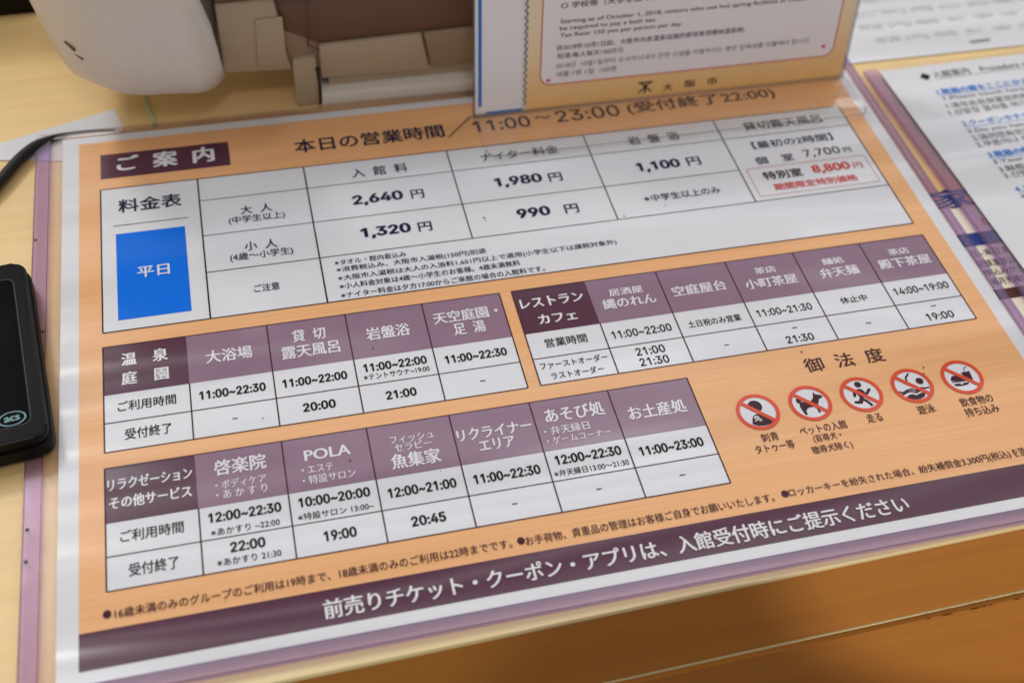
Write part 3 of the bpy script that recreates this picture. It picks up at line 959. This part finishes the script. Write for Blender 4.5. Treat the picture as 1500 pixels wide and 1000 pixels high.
# things in the pocket (local frame of the stand plane)
def mat_gradient():
    nt = NT('cream_to_orange_card')
    g = nt.n('ShaderNodeTexCoord')
    sep = nt.n('ShaderNodeSeparateXYZ')
    nt.l(g.outputs['Object'], sep.inputs[0])
    r = nt.n('ShaderNodeValToRGB')
    e = r.color_ramp.elements
    e[0].position, e[0].color = 0.0, lin(250, 198, 122)
    e[1].position, e[1].color = 1.0, lin(250, 230, 196)
    mp = nt.n('ShaderNodeMapRange')
    mp.inputs['From Max'].default_value = 0.05
    nt.l(sep.outputs['Y'], mp.inputs['Value'])
    nt.l(mp.outputs['Result'], r.inputs['Fac'])
    nt.l(r.outputs['Color'], nt.b.inputs['Base Color'])
    nt.b.inputs['Roughness'].default_value = 0.25
    return nt.m
M['card'] = mat_gradient()
M['tax_white'] = ink('bright_white_print', (250, 245, 245), 0.25, 0.01)
tax = empty('tax_notice', (SXL, SYB, 0.0009), 'bath tax notice with a red rounded frame standing in the clear acrylic stand', 'notice')
tax.rotation_euler = (math.radians(90) - LEAN, 0, 0)       # local: x right, y up the panel, z towards the viewer
P0 = Vector((SXL, SYB, 0.0009)) + nrm * 0.0002
iT = (Matrix.Translation(tax.location) @ Matrix.Rotation(math.radians(90) - LEAN, 4, 'X')).inverted()
def tx(u, v):
    return iT @ on(u, v, P0, nrm)
cardL = tx(772, 100).x
card = prism('card', [(cardL, .0010), (WD - .0014, .0010), (WD - .0014, H - .004), (cardL, H - .004)], -.0002, .0003, M['card'], tax)
# inner white field in a red rounded frame
f0, f1 = tx(1080, 92), tx(1209, 60)
fx0, fx1, fy0 = tx(791, 100).x, tx(1232, 20).x, tx(1000, 104.5).y
inner = poly('white_field', rounded(fx0, fx1, fy0, H - .012, .006), .00036, M['tax_white'], tax)
ro = rounded(fx0, fx1, fy0, H - .012, .006)
ri = rounded(fx0 + .0006, fx1 - .0006, fy0 + .0006, H - .0126, .0055)
n = len(ro)
mesh('red_frame', [(p[0], p[1], .00044) for p in ro] + [(p[0], p[1], .00044) for p in ri], [(i, (i + 1) % n, n + (i + 1) % n, n + i) for i in range(n)], M['red'], tax)
for (u, v) in ((803, 118), (1206, 68)):
    disc('red_dot', tx(u, v), .0011, .0011, .00044, M['pink'], tax, 12)
def WT(text, uL, vL, uR, vR, h, mat='navy', bold=0.0, par=None, slope=True):
    a, b = tx(uL, vL), tx(uR, vR)
    return write(text, a.x, b.x, (a.y + b.y) / 2, h * mm, M[mat], par or tax, .0005, bold)
WT('○ 学校等（大学を除く）その他これに類するもの', 822, 8, 1105, -17, 3.4, 'black', 0.012)
WT('Starting as of October 1, 2018, visitors who use hot spring facilities in Osaka City will', 821, 33, 1222, -6, 2.9, 'navy', 0.008)
WT('be required to pay a bath tax.', 820, 44, 962, 28, 2.9, 'navy', 0.008)
WT('Tax Rate: 150 yen per person per day', 820, 53.5, 998, 35, 2.9, 'navy', 0.008)
WT('自2018年10月1日起、大阪市内各温泉设施的使用者须缴纳温泉税。', 816, 71, 1092, 42, 3.1, 'navy', 0.004)
WT('标准:每人每天150日元', 816, 82, 913, 73, 3.1, 'navy', 0.004)
WT('2018년  10월1일부터 오사카시내의 온천 시설을 이용하시는 분은 입욕세를 지불해야 합니다.', 814, 98.5, 1187, 57, 3.1, 'grey', 0.0)
WT('세율:1명 1일  150엔', 814, 109, 902, 100, 3.1, 'grey', 0.004)
WT('大', 971, 128.5, 985, 127, 4.4, 'black', 0.01)
WT('阪', 1003, 123, 1019, 121.5, 4.4, 'black', 0.01)
WT('市', 1035, 119.5, 1051, 117.5, 4.4, 'black', 0.01)
ec = tx(945, 127.5)
em = mesh('city_emblem', *(lambda V, Fc: (V, Fc))(*(lambda segs: (
    [q for s in segs for q in s], [tuple(range(4 * i, 4 * i + 4)) for i in range(len(segs))]))([
        [(ec.x - .0040, ec.y + .0024, .0005), (ec.x + .0040, ec.y + .0024, .0005), (ec.x + .0040, ec.y + .0032, .0005), (ec.x - .0040, ec.y + .0032, .0005)],
        [(ec.x - .0030, ec.y + .0024, .00052), (ec.x - .0020, ec.y + .0024, .00052), (ec.x + .0042, ec.y - .0030, .00052), (ec.x + .0030, ec.y - .0030, .00052)],
        [(ec.x + .0030, ec.y + .0024, .00054), (ec.x + .0020, ec.y + .0024, .00054), (ec.x - .0042, ec.y - .0030, .00054), (ec.x - .0030, ec.y - .0030, .00054)],
        [(ec.x - .0005, ec.y - .0034, .00056), (ec.x + .0005, ec.y - .0034, .00056), (ec.x + .0005, ec.y + .0018, .00056), (ec.x - .0005, ec.y + .0018, .00056)]])), M['black'], tax)
# the second card at the left of the pocket, with blue lines
lc = empty('blue_lined_card', tax.location, 'narrow whitish card with bright blue lines left of the bath tax notice', 'card')
lc.rotation_euler = tax.rotation_euler
prism('card', [(.0012, .0010), (cardL + .0004, .0010), (cardL + .0004, H - .004), (.0012, H - .004)], -.0007, -.0003, M['tax_white'], lc)
b0, b1 = tx(706, 0), tx(701, 158)
bx = (b0.x + b1.x) / 2
rect('blue_line', bx - .0009, bx + .0009, tx(699, 158).y, H - .01, -.0002, M['hyperblue'], lc)
c0, c1 = tx(712, 166.5), tx(766, 160.5)
rect('blue_line', c0.x, c1.x, c0.y - .0008, c0.y + .0006, -.0002, M['hyperblue'], lc)
segs = []
yy = .004
k = 0
while yy < H - .006:
    segs.append(((cardL - .0014 + (.0012 if k % 2 else -.0004), yy), (cardL - .0014 + (-.0004 if k % 2 else .0012), yy + .0019)))
    yy += .0019
    k += 1
cat_bars('zigzag_border', segs, .0006, .0007, M['grey'], tax)

# ================================================================ the white machine
mach = empty('display_machine', (0.08, 0.30, DESK_Z), 'off-white desktop machine with a rounded shell behind the top left of the notice', 'machine')
TL = math.radians(-3)
mp0 = Vector((0, 0.262, 0.020))
mn = Vector((0, -math.cos(TL), math.sin(TL)))
mu = Vector((0, math.sin(TL), math.cos(TL)))
def mq(u, v, d=0.0):                                     # point on the machine's leaning back, d towards the viewer
    return on(u, v, mp0, mn) + mn * d - mach.location
# rounded shell on the left: rows from bottom to top, bulging cross section
left_edge = [(160, 147), (128, 141), (109, 128), (96, 110), (84, 90), (64, 54), (39, 6), (8, -54), (-32, -144)]
right_edge = [(304, 133), (324, 131), (332, 128), (327, 108), (321, 84), (310, 46), (290, 0), (268, -60), (240, -150)]
NS = 16
vs, fs = [], []
for (l, r) in zip(left_edge, right_edge):
    for j in range(NS + 1):
        t = j / NS
        p = Vector(mq(l[0] + (r[0] - l[0]) * t, l[1] + (r[1] - l[1]) * t))
        row = left_edge.index(l)
        k = (0.0, 0.35, 0.65, 0.85, 1, 1, 1, 1, 1)[row]
        a = min(1.0, t / 0.42)
        rise = math.sin(a * math.pi / 2)
        fall = max(0.0, (t - 0.80) / 0.20)
        bulge = -0.014 * (1 - rise) + 0.010 * k - 0.012 * fall * fall
        vs.append(p + mn * (bulge - 0.002))
rows = len(left_edge)
for i in range(rows - 1):
    for j in range(NS):
        a = i * (NS + 1) + j
        fs.append((a, a + 1, a + NS + 2, a + NS + 1))
# sides going back
def skirt(idx):
    global vs, fs
    k = len(vs)
    for i in idx:
        vs.append(vs[i] - mn * 0.11)
    for q in range(len(idx) - 1):
        fs.append((idx[q], idx[q + 1], k + q + 1, k + q))
skirt([i * (NS + 1) for i in range(rows)])
skirt([i * (NS + 1) + NS for i in range(rows)])
skirt(list(range(NS + 1)))
mesh('rounded_shell', vs, fs, M['shell'], mach, smooth=True)
def plate(name, pts, d0, d1, mat, bev=0.0008):
    bm = bmesh.new()
    a = [bm.verts.new(mq(u, v, d0)) for u, v in pts]
    b = [bm.verts.new(mq(u, v, d1)) for u, v in pts]
    n = len(pts)
    bm.faces.new(a)
    bm.faces.new(b[::-1])
    for i in range(n):
        bm.faces.new((a[i], b[i], b[(i + 1) % n], a[(i + 1) % n]))
    bmesh.ops.bevel(bm, geom=bm.edges[:], offset=bev, segments=2, profile=.5, affect='EDGES')
    return bm_obj(name, bm, mat, mach)
plate('back_housing', [(322, 126), (318, 20), (300, -150), (760, -190), (760, 96), (440, 122)], -.10, -.012, M['tan'], .001)
plate('side_panel', [(330, 126), (316, 24), (404, 14), (434, 120)], -.012, -.009, M['beige'], .0015)
plate('latch_cover', [(380, 114), (376, 45), (416, 40), (424, 110)], -.009, -.0078, M['beige'], .0005)
plate('upper_ridge', [(312, 16), (306, -20), (760, -76), (760, -22)], -.012, -.005, M['tan'], .003)
plate('dark_recess', [(408, 62), (404, 14), (760, -22), (760, 50), (470, 84)], -.0125, -.0112, M['darktan'], .0005)  # shade of the recess painted as a brown plate
plate('cover_panel', [(474, 132), (470, 84), (622, 66), (634, 118)], -.012, -.0085, M['beige'], .0015)
plate('cover_panel', [(637, 118), (625, 66), (760, 50), (764, 100)], -.012, -.0090, M['tan'], .0015)
# post and foot on the desk
def foot(name, pts, z0, z1, mat):
    q = [at(u, v, DESK_Z) - mach.location for u, v in pts]
    return prism(name, [(p.x, p.y) for p in q], z0, z1, mat, mach, bev=0.001)
foot('post', [(436, 158), (434, 110), (468, 106), (468, 154)], 0.0005, 0.030, M['beige'])
foot('base', [(470, 158), (468, 118), (760, 84), (770, 130)], 0.0004, 0.009, M['shell'])
foot('base_cover', [(484, 146), (482, 112), (760, 78), (764, 116)], 0.0092, 0.022, M['beige'])
# seams
for pts in (((452, 12), (455, 84)), ((455, 84), (474, 92)), ((404, 16), (430, 118))):
    a, b = mq(*pts[0], -.0095), mq(*pts[1], -.0095)
    tube('seam', [a, b], .0005, M['darktan'], mach, 6)
a, b = mq(464, 100, .0), mq(470, 152, .0)
tube('seam', [a, (a + b) / 2 + Vector((.0006, 0, 0)), b], .0009, M['gap'], mach, 6)
for pts in (((95, 62), (110, 70)), ((108, 78), (122, 82))):
    a, b = mq(*pts[0], -.0005), mq(*pts[1], .0025)
    tube('seam_mark', [a, (a + b) / 2, b], .0007, M['darktan'], mach, 6)

# dark box in the far corner
db = empty('dark_box', (-0.10, 0.375, DESK_Z), 'black box at the far left corner of the counter behind the machine', 'box')
q0, q1 = at(-60, 34, DESK_Z) - db.location, at(58, 20, DESK_Z) - db.location
bx_ = prism('box_body', [(q0.x - .1, q0.y - .002), (q1.x, q1.y), (q1.x + .02, q1.y + .16), (q0.x - .1, q0.y + .16)], 0.0, 0.06, M['blackpl'], db, bev=.002)
prism('box_lid', [(q0.x - .101, q0.y - .003), (q1.x + .001, q1.y - .001), (q1.x + .021, q1.y + .161), (q0.x - .101, q0.y + .161)], 0.0605, 0.066, M['gloss'], db, bev=.001)

# pale cord behind the notice
cp = [at(212, 138, DESK_Z + .001), at(214, 152, DESK_Z + .001), at(219, 164, DESK_Z + .001), at(224, 174, DESK_Z + .001), at(227, 184, DESK_Z + .001)]
tag(tube('pale_cord', smooth_path(cp), .0011, M['string']), 'thin pale green cord running from the white machine to the notice', 'cord')

# ================================================================ cable and card reader
pts, rads = [], []
for (u, v, z, r) in [(-130, 470, .0000, .0029), (-70, 350, .0002, .0029), (-30, 300, .0006, .0029), (0, 266, .0012, .0029), (28, 234, .0012, .0028), (52, 214, .0006, .0025), (78, 203, -.0004, .0018),
                     (104, 196, -.0018, .0009), (140, 192, -.0020, .0008), (168, 191, -.0021, .0007)]:
    pts.append(at(u, v, z))
    rads.append(r)
sp_ = smooth_path(pts, 8)
rr = []
for i in range(len(rads) - 1):
    for j in range(8):
        rr.append(rads[i] + (rads[i + 1] - rads[i]) * j / 8)
rr.append(rads[-1])
tag(tube('cable', sp_, rr, M['cable'], n=14), 'black cable curving under the top left corner of the orange notice', 'cable')

TOP = 0.0125
ra = at(36, 384, TOP)
rb_ = at(71, 636, TOP)
dirv = (ra - rb_).normalized()                            # up along the right edge
rdz = math.atan2(dirv.y, dirv.x) - math.pi / 2
reader = empty('card_reader', (rb_.x, rb_.y, 0.0012), 'flat black card reader with a small oval mark, lying on the left purple edge', 'card reader', rz=rdz)
L = (ra - rb_).length + .001
RW = 0.066
prism('lower_body', rounded(-RW - .0004, .0008, -.0010, L + .0006, .006), 0.0, 0.0062, M['blackpl'], reader, bev=.0008)
prism('upper_body', rounded(-RW, 0, 0, L, .0055), 0.0064, TOP - .0012, M['blackpl'], reader, bev=.0012)
prism('glossy_pad', rounded(-RW + .006, -.0062, .0085, L - .010, .003), TOP - .0012, TOP - .0008, M['gloss'], reader, bev=.0002)
ro = rounded(-RW + .0052, -.0054, .0077, L - .0092, .0036)
ri = rounded(-RW + .0055, -.0057, .0080, L - .0095, .0033)
n = len(ro)
mesh('pad_outline', [(p[0], p[1], TOP - .0011) for p in ro] + [(p[0], p[1], TOP - .0011) for p in ri], [(i, (i + 1) % n, n + (i + 1) % n, n + i) for i in range(n)], M['outline'], reader)
iR = (Matrix.Translation(reader.location) @ Matrix.Rotation(rdz, 4, 'Z')).inverted()
lc_ = iR @ at(18, 614, TOP)
n = 40
vs = []
for r in (1.0, .88):
    for i in range(n):
        a = 2 * math.pi * i / n
        vs.append((lc_.x + .0054 * r * math.cos(a), lc_.y + .0036 * r * math.sin(a), TOP - .00070))
mesh('oval_mark', vs, [(i, (i + 1) % n, n + (i + 1) % n, n + i) for i in range(n)], M['cyan'], reader)
write('acs', lc_.x - .0030, lc_.x + .0030, lc_.y, .0026, M['cyan'], reader, TOP - .00068, 0.04)
